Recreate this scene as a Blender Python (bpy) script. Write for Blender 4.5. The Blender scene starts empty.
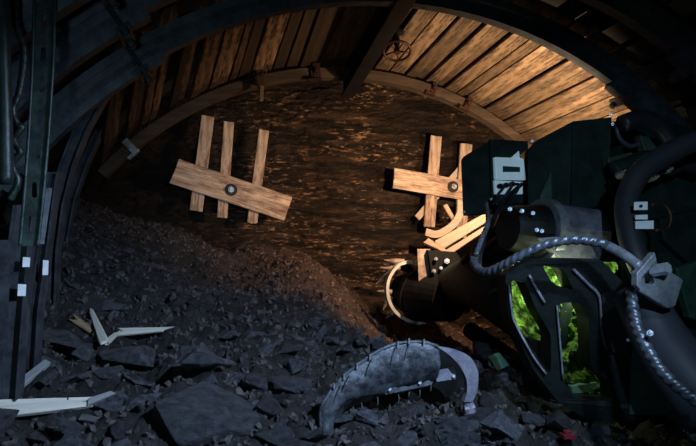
import bpy, bmesh, math, random
from mathutils import Vector, Matrix, noise
from mathutils.geometry import tessellate_polygon
from mathutils.bvhtree import BVHTree
random.seed(7)
R = math.radians
sc = bpy.context.scene
COL = sc.collection
F = 603.0
CAM = Vector((-1.0, 0.0, 2.1)); YAW = R(12); PITCH = R(2)
fw = Vector((math.sin(YAW)*math.cos(PITCH), math.cos(YAW)*math.cos(PITCH), math.sin(PITCH)))
rt = Vector((math.cos(YAW), -math.sin(YAW), 0)); up = rt.cross(fw)

def W(px, py, Y):
    """a survey sighting from the photographer's spot, met at the distance Y down the tunnel"""
    d = fw + rt*((px-348)/F) - up*((py-223)/F)
    return CAM + d*(Y/d.y)

# ------------------------------------------------------------------ camera
cd = bpy.data.cameras.new('camera'); cam = bpy.data.objects.new('camera', cd); COL.objects.link(cam)
cd.sensor_width = 36; cd.lens = 36*F/696; cd.clip_start = 0.05
M3 = Matrix((rt, up, -fw)).transposed()
cam.matrix_world = Matrix.Translation(CAM) @ M3.to_4x4()
sc.camera = cam
sc.view_settings.view_transform = 'Standard'
sc.view_settings.look = 'None'
sc.view_settings.exposure = 0.0

# ------------------------------------------------------------------ materials
def newmat(name):
    m = bpy.data.materials.new(name); m.use_nodes = True
    nt = m.node_tree; b = nt.nodes['Principled BSDF']
    return m, nt, b

def ramp(nt, src, stops):
    r = nt.nodes.new('ShaderNodeValToRGB')
    e = r.color_ramp.elements
    while len(e) < len(stops): e.new(0.5)
    for i, (p, c) in enumerate(stops):
        e[i].position = p; e[i].color = (*c, 1)
    nt.links.new(src, r.inputs[0]); return r

def tex(nt, scale, kind='noise', coord='Object', mscale=(1,1,1), detail=6, rough=0.6, rot=(0,0,0)):
    tc = nt.nodes.new('ShaderNodeTexCoord'); mp = nt.nodes.new('ShaderNodeMapping')
    mp.inputs['Scale'].default_value = mscale; mp.inputs['Rotation'].default_value = rot
    nt.links.new(tc.outputs[coord], mp.inputs[0])
    if kind == 'noise':
        t = nt.nodes.new('ShaderNodeTexNoise'); t.inputs['Scale'].default_value = scale
        t.inputs['Detail'].default_value = detail; t.inputs['Roughness'].default_value = rough
    else:
        t = nt.nodes.new('ShaderNodeTexVoronoi'); t.inputs['Scale'].default_value = scale
        if kind == 'crack': t.feature = 'DISTANCE_TO_EDGE'
    nt.links.new(mp.outputs[0], t.inputs['Vector'])
    return t

def bump(nt, b, src, strength, dist=0.02):
    bp = nt.nodes.new('ShaderNodeBump'); bp.inputs['Strength'].default_value = strength
    bp.inputs['Distance'].default_value = dist
    nt.links.new(src, bp.inputs['Height']); nt.links.new(bp.outputs[0], b.inputs['Normal'])
    return bp

def mix(nt, a, b, fac, mode='MIX'):
    m = nt.nodes.new('ShaderNodeMix'); m.data_type = 'RGBA'; m.blend_type = mode
    for s, v in ((m.inputs[6], a), (m.inputs[7], b), (m.inputs[0], fac)):
        if hasattr(v, 'links'): nt.links.new(v, s)
        elif isinstance(v, (tuple, list)): s.default_value = (*v, 1)
        else: s.default_value = v
    return m.outputs[2]

def coal(name, lo, hi, rough=0.45, scale=9, bs=0.8, glint=0.0):
    m, nt, b = newmat(name)
    t = tex(nt, scale, detail=10, rough=0.7)
    r = ramp(nt, t.outputs[0], [(0.35, lo), (0.68, hi)])
    oi = nt.nodes.new('ShaderNodeObjectInfo')
    mr = nt.nodes.new('ShaderNodeMapRange'); mr.inputs[3].default_value = 0.55; mr.inputs[4].default_value = 1.5
    nt.links.new(oi.outputs['Random'], mr.inputs[0])
    vm = nt.nodes.new('ShaderNodeVectorMath'); vm.operation = 'SCALE'
    nt.links.new(r.outputs[0], vm.inputs[0]); nt.links.new(mr.outputs[0], vm.inputs['Scale'])
    nt.links.new(vm.outputs[0], b.inputs['Base Color'])
    b.inputs['Roughness'].default_value = rough
    b.inputs['Specular IOR Level'].default_value = 0.45
    t2 = tex(nt, scale*5, detail=8, rough=0.75)
    bump(nt, b, t2.outputs[0], bs, 0.02)
    return m

def wood(name, c1, c2, dirt=(0.03, 0.02, 0.013), dirt_amt=0.45, grain=26, var=0.35, rough=0.75):
    m, nt, b = newmat(name)
    g = tex(nt, 1.0, mscale=(1.6, grain, grain), detail=6, rough=0.6)
    r = ramp(nt, g.outputs[0], [(0.3, c1), (0.7, c2)])
    d = tex(nt, 1.0, mscale=(3.2, 24, 24), detail=9, rough=0.8)
    dr = ramp(nt, d.outputs[0], [(0.5-dirt_amt*0.12, (0, 0, 0)), (0.74-dirt_amt*0.1, (1, 1, 1))])
    oi = nt.nodes.new('ShaderNodeObjectInfo')
    mr = nt.nodes.new('ShaderNodeMapRange'); mr.inputs[3].default_value = 1-var; mr.inputs[4].default_value = 1+var*0.6
    nt.links.new(oi.outputs['Random'], mr.inputs[0])
    vm = nt.nodes.new('ShaderNodeVectorMath'); vm.operation = 'SCALE'
    nt.links.new(r.outputs[0], vm.inputs[0]); nt.links.new(mr.outputs[0], vm.inputs['Scale'])
    ml = nt.nodes.new('ShaderNodeMath'); ml.operation = 'MULTIPLY'; ml.inputs[1].default_value = dirt_amt*1.6
    ml.use_clamp = True
    nt.links.new(dr.outputs[0], ml.inputs[0])
    c = mix(nt, vm.outputs[0], dirt, ml.outputs[0])
    nt.links.new(c, b.inputs['Base Color'])
    b.inputs['Roughness'].default_value = rough
    b.inputs['Specular IOR Level'].default_value = 0.25
    bump(nt, b, g.outputs[0], 0.5, 0.01)
    return m

def metal(name, c1, c2, rough=0.45, metallic=0.6, scale=12, bs=0.3, thr=(0.4, 0.65), spec=0.5):
    m, nt, b = newmat(name); b.inputs['Specular IOR Level'].default_value = spec
    t = tex(nt, scale, detail=8, rough=0.7)
    r = ramp(nt, t.outputs[0], [(thr[0], c1), (thr[1], c2)])
    nt.links.new(r.outputs[0], b.inputs['Base Color'])
    b.inputs['Metallic'].default_value = metallic; b.inputs['Roughness'].default_value = rough
    bump(nt, b, t.outputs[0], bs, 0.01)
    return m

def plain(name, c, rough=0.5, metallic=0.0, spec=0.5, em=None):
    m, nt, b = newmat(name)
    t = tex(nt, 18, detail=4)
    r = ramp(nt, t.outputs[0], [(0.3, tuple(x*0.78 for x in c)), (0.7, c)])
    nt.links.new(r.outputs[0], b.inputs['Base Color'])
    b.inputs['Roughness'].default_value = rough; b.inputs['Metallic'].default_value = metallic
    b.inputs['Specular IOR Level'].default_value = spec
    if em:
        b.inputs['Emission Color'].default_value = (*em[0], 1); b.inputs['Emission Strength'].default_value = em[1]
    return m

MAT = {}
MAT['coal'] = coal('coal_lumps', (0.012, 0.0135, 0.018), (0.135, 0.145, 0.168), 0.38, 8, 1.0)
MAT['coal_slab'] = coal('coal_slab', (0.02, 0.023, 0.028), (0.10, 0.11, 0.125), 0.5, 14, 1.0)
MAT['coal_wet'] = coal('glossy_coal', (0.008, 0.009, 0.012), (0.03, 0.03, 0.035), 0.12, 12, 0.4)
MAT['gravel'] = coal('fine_coal', (0.010, 0.010, 0.011), (0.085, 0.08, 0.08), 0.55, 14, 0.8)

def face_mat():
    m, nt, b = newmat('coal_face')
    # thin level seams of coal with rusty partings
    s = tex(nt, 1.0, mscale=(2.0, 2.0, 15), detail=12, rough=0.75, rot=(0, R(-4), 0))
    s.inputs['Distortion'].default_value = 0.5
    r = ramp(nt, s.outputs[0], [(0.34, (0.004, 0.0035, 0.003)), (0.50, (0.022, 0.014, 0.010)), (0.62, (0.085, 0.052, 0.034)), (0.7, (0.13, 0.08, 0.05))])
    h = tex(nt, 1.0, mscale=(10, 10, 38), detail=10, rough=0.8, rot=(0, R(6), 0))
    hr = ramp(nt, h.outputs[0], [(0.54, (0, 0, 0)), (0.60, (1, 1, 1))])
    p = tex(nt, 2.2, detail=3, rough=0.5, mscale=(0.7, 1, 1.6))
    pr = ramp(nt, p.outputs[0], [(0.45, (0, 0, 0)), (0.56, (1, 1, 1))])
    mm = nt.nodes.new('ShaderNodeMath'); mm.operation = 'MULTIPLY'
    nt.links.new(hr.outputs[0], mm.inputs[0]); nt.links.new(pr.outputs[0], mm.inputs[1])
    c = mix(nt, r.outputs[0], (0.52, 0.30, 0.17), mm.outputs[0])  # bright brown glints painted into the colour along the seams
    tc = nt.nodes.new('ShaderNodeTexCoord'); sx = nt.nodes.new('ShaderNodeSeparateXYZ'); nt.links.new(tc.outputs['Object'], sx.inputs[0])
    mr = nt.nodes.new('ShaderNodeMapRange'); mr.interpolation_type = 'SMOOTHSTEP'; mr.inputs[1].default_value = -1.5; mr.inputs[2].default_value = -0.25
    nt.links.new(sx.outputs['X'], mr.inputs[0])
    c = mix(nt, mix(nt, r.outputs[0], (0.30, 0.32, 0.36), 1.0, 'MULTIPLY'), c, mr.outputs[0])     # lamplight fading to the left is put into the colour
    nt.links.new(c, b.inputs['Base Color'])
    b.inputs['Roughness'].default_value = 0.6
    b.inputs['Specular IOR Level'].default_value = 0.3
    ad = nt.nodes.new('ShaderNodeMath'); ad.operation = 'ADD'
    nt.links.new(s.outputs[0], ad.inputs[0]); nt.links.new(h.outputs[0], ad.inputs[1])
    bump(nt, b, ad.outputs[0], 1.0, 0.05)
    return m
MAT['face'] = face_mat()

def rusty(nt, b, src):
    # rust-coloured fines toward the face, warm lamplight painted into the same tint
    tc = nt.nodes.new('ShaderNodeTexCoord'); sx = nt.nodes.new('ShaderNodeSeparateXYZ'); nt.links.new(tc.outputs['Object'], sx.inputs[0])
    f = []
    for ax, a, c in (('Y', 3.1, 4.5), ('X', -1.5, -0.3)):
        mr = nt.nodes.new('ShaderNodeMapRange'); mr.interpolation_type = 'SMOOTHSTEP'
        mr.inputs[1].default_value = a; mr.inputs[2].default_value = c
        nt.links.new(sx.outputs[ax], mr.inputs[0]); f.append(mr)
    m = nt.nodes.new('ShaderNodeMath'); m.operation = 'MULTIPLY'
    nt.links.new(f[0].outputs[0], m.inputs[0]); nt.links.new(f[1].outputs[0], m.inputs[1])
    c2 = mix(nt, src, (1.8, 1.15, 0.88), 1.0, 'MULTIPLY')
    c = mix(nt, src, c2, m.outputs[0])
    nt.links.new(c, b.inputs['Base Color'])

def heap_mat():
    m, nt, b = newmat('coal_heap')
    t = tex(nt, 6, detail=12, rough=0.8)
    r = ramp(nt, t.outputs[0], [(0.36, (0.008, 0.008, 0.008)), (0.6, (0.045, 0.042, 0.042)), (0.72, (0.11, 0.10, 0.095))])
    nt.links.new(r.outputs[0], b.inputs['Base Color'])
    rusty(nt, b, r.outputs[0])
    b.inputs['Roughness'].default_value = 0.6; b.inputs['Specular IOR Level'].default_value = 0.3
    v = tex(nt, 22, kind='voronoi'); v2 = tex(nt, 55, detail=8, rough=0.8)
    ad = nt.nodes.new('ShaderNodeMath'); ad.operation = 'ADD'
    nt.links.new(v.outputs[0], ad.inputs[0]); nt.links.new(v2.outputs[0], ad.inputs[1])
    bump(nt, b, ad.outputs[0], 0.9, 0.03)
    return m
MAT['heap'] = heap_mat()
_g = MAT['gravel'].node_tree; _b = _g.nodes['Principled BSDF']; rusty(_g, _b, _b.inputs['Base Color'].links[0].from_socket)
MAT['wood_roof'] = wood('canopy_plank_wood', (0.19, 0.12, 0.068), (0.40, 0.27, 0.155), dirt_amt=0.75, var=0.45)
MAT['wood_red'] = wood('reddish_plank_wood', (0.17, 0.09, 0.05), (0.50, 0.28, 0.16), dirt_amt=0.9, var=0.6)
MAT['wood_dark'] = wood('blackened_plank_wood', (0.035, 0.022, 0.014), (0.10, 0.06, 0.035), dirt_amt=0.5)
MAT['wood_lag'] = wood('lagging_wood', (0.016, 0.018, 0.020), (0.07, 0.065, 0.06), dirt_amt=0.5)
MAT['wood_board'] = wood('pine_board_wood', (0.36, 0.26, 0.18), (0.80, 0.63, 0.47), dirt=(0.15, 0.085, 0.06), dirt_amt=0.8, var=0.1)
MAT['wood_fresh'] = wood('split_pine_wood', (0.34, 0.27, 0.20), (0.55, 0.46, 0.36), dirt_amt=0.25, var=0.12)
MAT['wood_pale'] = wood('pale_splinter_wood', (0.34, 0.33, 0.28), (0.72, 0.70, 0.60), dirt=(0.1, 0.1, 0.1), dirt_amt=0.2, var=0.1)
MAT['wood_grey'] = wood('grey_splinter_wood', (0.13, 0.14, 0.15), (0.26, 0.27, 0.28), dirt_amt=0.35)
MAT['lip'] = wood('lip_band', (0.042, 0.028, 0.018), (0.12, 0.082, 0.055), dirt_amt=0.5, grain=18, var=0.05)
MAT['rib'] = metal('arch_steel', (0.018, 0.024, 0.030), (0.055, 0.07, 0.085), 0.5, 0.3)
MAT['rib_blue'] = metal('arch_leg_steel', (0.022, 0.026, 0.032), (0.07, 0.075, 0.088), 0.5, 0.2)
MAT['rust'] = metal('rusty_steel', (0.03, 0.012, 0.008), (0.075, 0.03, 0.018), 0.55, 0.5)
MAT['beam'] = metal('beam_steel', (0.006, 0.006, 0.007), (0.015, 0.015, 0.017), 0.5, 0.2, spec=.25)
MAT['strap'] = metal('green_strap_steel', (0.016, 0.03, 0.028), (0.06, 0.09, 0.082), 0.45, 0.4, 16)
MAT['tube_green'] = metal('green_tube_steel', (0.012, 0.022, 0.02), (0.03, 0.05, 0.044), 0.4, 0.3)
MAT['machine'] = metal('dark_green_machine_paint', (0.006, 0.014, 0.012), (0.016, 0.036, 0.028), 0.6, 0.0, 8, spec=0.2)
MAT['machine_lit'] = metal('machine_green_paint_lit', (0.018, 0.05, 0.035), (0.04, 0.10, 0.07), 0.5, 0.1, 14)  # brighter copy of the machine green, lamplight put into the colour
MAT['black'] = metal('black_machine_steel', (0.003, 0.0035, 0.004), (0.009, 0.010, 0.011), 0.45, 0.0, spec=.25)
MAT['dull_black'] = metal('dull_black_steel', (0.0025, 0.003, 0.003), (0.007, 0.007, 0.007), 0.7, 0.0, spec=.1)  # near-black steel, rough and almost without gloss
MAT['frame'] = metal('worn_black_frame_steel', (0.003, 0.006, 0.006), (0.009, 0.014, 0.013), 0.5, 0.0, 10, spec=0.15)
MAT['boom_grey'] = metal('dusty_grey_steel', (0.10, 0.10, 0.13), (0.24, 0.235, 0.29), 0.5, 0.1, 14)
MAT['grey'] = metal('worn_grey_steel', (0.15, 0.165, 0.19), (0.36, 0.38, 0.42), 0.42, 0.4, 12)
MAT['hood'] = metal('dusty_sheet_steel', (0.02, 0.024, 0.03), (0.14, 0.155, 0.18), 0.4, 0.2, 18, 1.0, (0.38, 0.66))
MAT['bolt'] = metal('bright_bolt_steel', (0.45, 0.52, 0.62), (0.8, 0.86, 0.95), 0.3, 0.6)
MAT['hose'] = metal('braided_hose_steel', (0.06, 0.07, 0.09), (0.19, 0.21, 0.25), 0.32, 0.5, 20)
MAT['rubber'] = plain('black_rubber', (0.016, 0.018, 0.024), 0.45)
MAT['hose_rubber'] = plain('worn_hose_rubber', (0.026, 0.027, 0.036), 0.55)
MAT['rubber_grey'] = plain('dusty_rubber', (0.045, 0.047, 0.065), 0.5)
MAT['white'] = plain('white_plastic_glow', (0.70, 0.82, 0.88), 0.35, em=((.55, .8, .95), .22))  # slight glow added so the white panels look lamplit
MAT['tag'] = plain('white_tag', (0.95, 0.98, 1.0), 0.5)
MAT['lcd'] = plain('lcd_screen', (0.035, 0.08, 0.075), 0.2)
MAT['hoop'] = metal('bare_hoop_steel', (0.5, 0.46, 0.38), (0.8, 0.76, 0.66), 0.35, 0.4)
MAT['pick'] = metal('cutter_pick_steel', (0.16, 0.11, 0.08), (0.42, 0.33, 0.26), 0.4, 0.3)
MAT['orange'] = plain('orange_reflection_tint', (0.8, 0.30, 0.07), 0.3)
MAT['red'] = plain('red_plastic', (0.16, 0.012, 0.025), 0.5)
MAT['mint'] = plain('mint_paint', (0.17, 0.33, 0.25), 0.5)
def green_mat():
    m, nt, b = newmat('bright_green_dirty_paint')
    t = tex(nt, 18, detail=10, rough=0.75)
    r = ramp(nt, t.outputs[0], [(0.40, (0.008, 0.02, 0.004)), (0.5, (0.09, 0.22, 0.025)), (0.63, (0.30, 0.55, 0.07))])
    nt.links.new(r.outputs[0], b.inputs['Base Color']); b.inputs['Roughness'].default_value = 0.6
    bump(nt, b, t.outputs[0], 0.8, 0.03)
    return m
MAT['green'] = green_mat()
MAT['shell'] = coal('tunnel_lining', (0.006, 0.007, 0.009), (0.02, 0.021, 0.024), 0.7, 6, 0.6)

# ------------------------------------------------------------------ object helpers
WM = {}
def link(name, mesh, mat, parent=None, mw=None, label=None, cat=None, group=None, kind=None, smooth=False):
    o = bpy.data.objects.new(name, mesh); COL.objects.link(o)
    if mat is not None and mesh is not None: mesh.materials.append(MAT[mat])
    mw = mw or Matrix.Identity(4)
    if parent is not None:
        o.parent = parent; o.matrix_parent_inverse = WM[parent].inverted()
    o.matrix_basis = mw.copy(); WM[o] = mw.copy()
    if label: o['label'] = label
    if cat: o['category'] = cat
    if group: o['group'] = group
    if kind: o['kind'] = kind
    if smooth:
        for p in mesh.polygons: p.use_smooth = True
    return o
def thing(name, loc, label, cat, group=None):
    return link(name, None, None, mw=Matrix.Translation(Vector(loc)), label=label, cat=cat, group=group)
def mesh_from(bm, name, center=True):
    """mesh + matrix: origin moved to the middle of the shape"""
    bmesh.ops.recalc_face_normals(bm, faces=bm.faces)
    c = Vector((0, 0, 0))
    if center and bm.verts:
        lo = Vector([min(v.co[i] for v in bm.verts) for i in range(3)])
        hi = Vector([max(v.co[i] for v in bm.verts) for i in range(3)])
        c = (lo+hi)/2
        for v in bm.verts: v.co -= c
    me = bpy.data.meshes.new(name); bm.to_mesh(me); bm.free()
    return me, Matrix.Translation(c)
def put(name, bm, mat, parent=None, **k):
    me, mw = mesh_from(bm, name)
    return link(name, me, mat, parent, mw, **k)

def frame_from(x, n):
    x = x.normalized(); n = (n - x*n.dot(x)).normalized(); y = n.cross(x)
    return Matrix((x, y, n)).transposed()
def board(name, p0, p1, width, thick, nrm, mat, parent=None, jag=0.0, warp=0.0, taper=1.0, seg=8, bev=0.004, **k):
    """a sawn board from p0 to p1, its grain along its own x"""
    L = (p1-p0).length; bm = bmesh.new()
    rs = random.Random(int(L*1e5) ^ int(width*1e6))
    rows = []
    for i in range(seg+1):
        t = i/seg; x = -L/2+L*t; w = width*(1+(taper-1)*t)
        z = warp*math.sin(t*math.pi)
        row = []
        for (sy, sz) in ((-1, -1), (0, -1), (1, -1), (1, 1), (0, 1), (-1, 1)):
            e = rs.uniform(-jag, jag) if i in (0, seg) else 0
            row.append(bm.verts.new((x+e, sy*w/2*(1+rs.uniform(-.02, .02)), sz*thick/2+z)))
        rows.append(row)
    for a, b in zip(rows, rows[1:]):
        for j in range(6): bm.faces.new((a[j], a[(j+1) % 6], b[(j+1) % 6], b[j]))
    bm.faces.new(rows[0][::-1]); bm.faces.new(rows[-1])
    bmesh.ops.recalc_face_normals(bm, faces=bm.faces)
    me = bpy.data.meshes.new(name); bm.to_mesh(me); bm.free()
    mw = Matrix.Translation((p0+p1)/2) @ frame_from(p1-p0, nrm).to_4x4()
    o = link(name, me, mat, parent, mw, **k)
    if bev:
        md = o.modifiers.new('b', 'BEVEL'); md.width = bev; md.segments = 1
    return o

def add_box(bm, c, s, rot=None):
    r = bmesh.ops.create_cube(bm, size=1)
    m = Matrix.Translation(c) @ (rot.to_4x4() if rot else Matrix.Identity(4)) @ Matrix.Diagonal((*s, 1))
    bmesh.ops.transform(bm, matrix=m, verts=r['verts']); return r['verts']
def add_cyl(bm, p0, p1, r0, r1=None, n=20, caps=True):
    r1 = r0 if r1 is None else r1
    d = p1-p0
    r = bmesh.ops.create_cone(bm, cap_ends=caps, segments=n, radius1=r0, radius2=r1, depth=d.length)
    q = d.to_track_quat('Z', 'Y').to_matrix().to_4x4()
    bmesh.ops.transform(bm, matrix=Matrix.Translation((p0+p1)/2) @ q, verts=r['verts'])
def catmull(pts, n=8):
    P = [pts[0]*2-pts[1]] + list(pts) + [pts[-1]*2-pts[-2]]
    out = []
    for i in range(1, len(P)-2):
        a, b, c, d = P[i-1], P[i], P[i+1], P[i+2]
        for k in range(n):
            t = k/n
            out.append(0.5*((2*b)+(c-a)*t+(2*a-5*b+4*c-d)*t*t+(3*b-a-3*c+d)*t**3))
    out.append(pts[-1]); return out
def add_tube(bm, pts, rad, n=12, helix=0.0, pitch=0.03, starts=1, smoothn=8, closed=False):
    """round hose along pts; helix>0 raises a spiral winding"""
    P = catmull(pts, smoothn) if smoothn > 1 and len(pts) > 2 else list(pts)
    if helix:
        fine = []; step = pitch/7
        for a, b in zip(P, P[1:]):
            k = max(1, int((b-a).length/step))
            for i in range(k): fine.append(a.lerp(b, i/k))
        fine.append(P[-1]); P = fine
    rings = []; s = 0; nrm = None
    for i, p in enumerate(P):
        d = (P[min(i+1, len(P)-1)]-P[max(i-1, 0)]).normalized()
        if nrm is None:
            nrm = d.cross(Vector((0.3, 0.2, 1))).normalized()
        else:
            nrm = (nrm-d*nrm.dot(d)).normalized(); s += (p-P[i-1]).length
        bi = d.cross(nrm)
        rr = rad(i/(len(P)-1)) if callable(rad) else rad
        ring = []
        for j in range(n):
            a = 2*math.pi*j/n
            q = rr
            if helix: q = rr*(1+helix*abs(math.sin((a*starts/2+math.pi*s/pitch))))
            ring.append(bm.verts.new(p+(nrm*math.cos(a)+bi*math.sin(a))*q))
        rings.append(ring)
    for a, b in zip(rings, rings[1:]):
        for j in range(n): bm.faces.new((a[j], a[(j+1) % n], b[(j+1) % n], b[j]))
    bm.faces.new(rings[0][::-1]); bm.faces.new(rings[-1])
def tube(name, pts, rad, mat, parent=None, n=12, **k):
    bm = bmesh.new()
    tk = {q: k.pop(q) for q in ('helix', 'pitch', 'starts', 'smoothn') if q in k}
    add_tube(bm, pts, rad, n, **tk)
    return put(name, bm, mat, parent, smooth=True, **k)

def add_prism(bm, loop, off, holes=()):
    """flat plate with openings: loop and holes are lists of 3-D points, off the thickness vector"""
    loops = [list(loop)]+[list(h) for h in holes]
    flat = [p for l in loops for p in l]
    tris = tessellate_polygon(loops)
    A = [bm.verts.new(p) for p in flat]; B = [bm.verts.new(p+off) for p in flat]
    for t in tris:
        try: bm.faces.new([A[i] for i in t]); bm.faces.new([B[i] for i in reversed(t)])
        except ValueError: pass
    k = 0
    for l in loops:
        n = len(l)
        for i in range(n):
            a, b = k+i, k+(i+1) % n
            try: bm.faces.new((A[a], A[b], B[b], B[a]))
            except ValueError: pass
        k += n
def plate(name, loop, off, mat, parent=None, holes=(), bev=0.0, **k):
    bm = bmesh.new(); add_prism(bm, loop, off, holes)
    o = put(name, bm, mat, parent, **k)
    if bev:
        md = o.modifiers.new('b', 'BEVEL'); md.width = bev; md.segments = 2; md.limit_method = 'ANGLE'
    return o
def roundloop(pts, r=0.25, n=3):
    """cut the corners of a loop of 2-D points with small curves"""
    out = []; N = len(pts)
    for i in range(N):
        a, b, c = Vector(pts[i-1]), Vector(pts[i]), Vector(pts[(i+1) % N])
        p, q = b.lerp(a, r), b.lerp(c, r)
        for k in range(n+1):
            t = k/n
            out.append(p*(1-t)**2+b*2*t*(1-t)+q*t*t)
    return out

# ------------------------------------------------------------------ ground levels
def hz(x, y):
    """height of the muck pile"""
    prof = [(0.0, 0.9), (1.4, 1.12), (2.2, 1.33), (2.6, 1.42), (3.1, 1.55), (3.8, 1.73), (4.4, 1.90), (4.8, 1.97), (5.2, 2.06), (6.2, 2.3)]
    z = prof[-1][1]
    for (a, za), (b, zb) in zip(prof, prof[1:]):
        if y <= b:
            t = max(0, (y-a)/(b-a)); z = za+(zb-za)*t; break
    z += 0.13*max(0, -x-0.9)*max(0, min(1, (y-2.6)/2))*2.2      # climbs toward the left side wall
    z -= max(0, min(1, (x-0.75)/1.0))*(0.10+0.12*max(0, y-2.5))  # trench along the machine
    u = max(0, min(1, (x+0.50-0.05*(y-3.4))/0.9)); v = max(0, min(1, (y-2.8)/1.2))
    z -= 0.58*u*u*(3-2*u)*v*v*(3-2*v)                             # hollow cut by the drum
    return z
def hfull(x, y):
    z = hz(x, y)
    p = Vector((x, y, 0))
    z += 0.09*noise.fractal(p*1.7, 0.9, 2.0, 4)
    d = noise.voronoi(p*5.5+Vector((3, 1, 0.5)))[0]
    z += 0.10*(0.5-min(1, d[0]*1.3))*max(0.3, min(1, (4.6-y)/1.6))
    d = noise.voronoi(p*13)[0]
    z += 0.035*(0.5-min(1, d[0]*1.3))
    z += 0.020*noise.fractal(p*22, 0.8, 2.0, 4)
    return z

# floor, heap, face, lining
bm = bmesh.new()
bmesh.ops.create_grid(bm, x_segments=2, y_segments=2, size=1, matrix=Matrix.Translation((0, 2.2, 0)) @ Matrix.Diagonal((3.4, 5.2, 1, 1)))
put('floor', bm, 'shell', kind='structure')

bm = bmesh.new(); NX, NY = 330, 330
X0, X1, Y0, Y1 = -2.62, 2.62, 0.9, 5.62
g = [[bm.verts.new((X0+(X1-X0)*i/NX, Y0+(Y1-Y0)*j/NY, 0)) for i in range(NX+1)] for j in range(NY+1)]
for row in g:
    for v in row: v.co.z = hfull(v.co.x, v.co.y)
for j in range(NY):
    for i in range(NX): bm.faces.new((g[j][i], g[j][i+1], g[j+1][i+1], g[j+1][i]))
# skirt down to the floor
edge = [g[0][i] for i in range(NX+1)]+[g[j][NX] for j in range(1, NY+1)]+[g[NY][i] for i in range(NX-1, -1, -1)]+[g[j][0] for j in range(NY-1, 0, -1)]
low = [bm.verts.new((v.co.x, v.co.y, 0.0)) for v in edge]
for i in range(len(edge)):
    k = (i+1) % len(edge); bm.faces.new((edge[i], low[i], low[k], edge[k]))
HEAP = BVHTree.FromBMesh(bm)
me = bpy.data.meshes.new('coal_heap'); bm.normal_update(); bm.to_mesh(me); bm.free()
link('coal_heap', me, 'heap', label='sloping heap of fine broken coal that climbs from the foreground to the coal face',
     cat='coal heap', kind='stuff', smooth=False)
def ground(x, y):
    h = HEAP.ray_cast(Vector((x, y, 6)), Vector((0, 0, -1)))
    return h[0].z if h[0] else hz(x, y)

# coal face
bm = bmesh.new(); NX, NZ = 260, 200
def facey(x, z):
    p = Vector((x, 0, z))
    y = 5.42 - 0.02*(z-2)
    y += 0.10*noise.fractal(p*0.9, 0.9, 2, 3)
    q = Vector((x*2.2, 0, z*11+x*0.8))
    y -= 0.05*noise.ridged_multi_fractal(q*0.8, 0.8, 2.1, 5, 1.0, 2.0)
    y += 0.03*noise.fractal(Vector((x*9, 0, z*26)), 0.8, 2, 4)
    return y + max(0, 2.3-z)*-0.10
g = [[bm.verts.new((-2.75+5.5*i/NX, 0, -0.0+3.9*j/NZ)) for i in range(NX+1)] for j in range(NZ+1)]
for row in g:
    for v in row: v.co.y = facey(v.co.x, v.co.z)
for j in range(NZ):
    for i in range(NX): bm.faces.new((g[j][i], g[j][i+1], g[j+1][i+1], g[j+1][i]))
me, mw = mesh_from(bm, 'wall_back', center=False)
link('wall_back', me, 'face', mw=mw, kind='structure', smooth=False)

def shell_part(name, a0, a1, RR, y0, y1, n=40, ny=60, legs=False):
    bm = bmesh.new(); rows = []
    for j in range(ny+1):
        y = y0+(y1-y0)*j/ny; row = []
        for i in range(n+1):
            a = R(a0+(a1-a0)*i/n)
            p = Vector((RR*math.cos(a), y, 1.0+RR*math.sin(a)))
            rr = RR+0.05*noise.fractal(p*2.5, 0.9, 2, 3)
            row.append(bm.verts.new((rr*math.cos(a), y, 1.0+rr*math.sin(a))))
        if legs == 'l': row.append(bm.verts.new((-RR-0.03, y, 0)))
        if legs == 'r': row.insert(0, bm.verts.new((RR+0.03, y, 0)))
        rows.append(row)
    for a, b in zip(rows, rows[1:]):
        for i in range(len(a)-1): bm.faces.new((a[i], a[i+1], b[i+1], b[i]))
    me, mw = mesh_from(bm, name, center=False)
    return link(name, me, 'shell', mw=mw, kind='structure')
shell_part('ceiling', 35, 145, 2.78, -2.5, 5.7)
shell_part('wall_left', 145, 180, 2.78, -2.5, 5.7, n=14, legs='l')
shell_part('wall_right', 0, 35, 2.78, -2.5, 5.7, n=14, legs='r')
bm = bmesh.new()
add_box(bm, Vector((0, -2.5, 1.9)), (5.7, 0.05, 3.8)); put('wall_front', bm, 'shell', kind='structure')

# ------------------------------------------------------------------ steel arches
def arch_bm(cz, R0, Y, a0, a1, prof, n=72, legs=True):
    """sweep a closed (dy, dr) profile along the arch"""
    bm = bmesh.new(); rows = []
    st = []
    if legs: st.append(('leg', 0))
    for i in range(n+1): st.append(('arc', a0+(a1-a0)*i/n))
    if legs: st.append(('leg', 1))
    for kind, v in st:
        row = []
        for dy, dr in prof:
            if kind == 'arc':
                a = R(v); r = R0+dr; row.append(bm.verts.new((r*math.cos(a), Y+dy, cz+r*math.sin(a))))
            else:
                s = 1 if v == 0 else -1; row.append(bm.verts.new((s*(R0+dr), Y+dy, 0.0)))
        rows.append(row)
    m = len(prof)
    for a, b in zip(rows, rows[1:]):
        for j in range(m): bm.faces.new((a[j], a[(j+1) % m], b[(j+1) % m], b[j]))
    bm.faces.new(rows[0]); bm.faces.new(rows[-1][::-1])
    return bm
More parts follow.
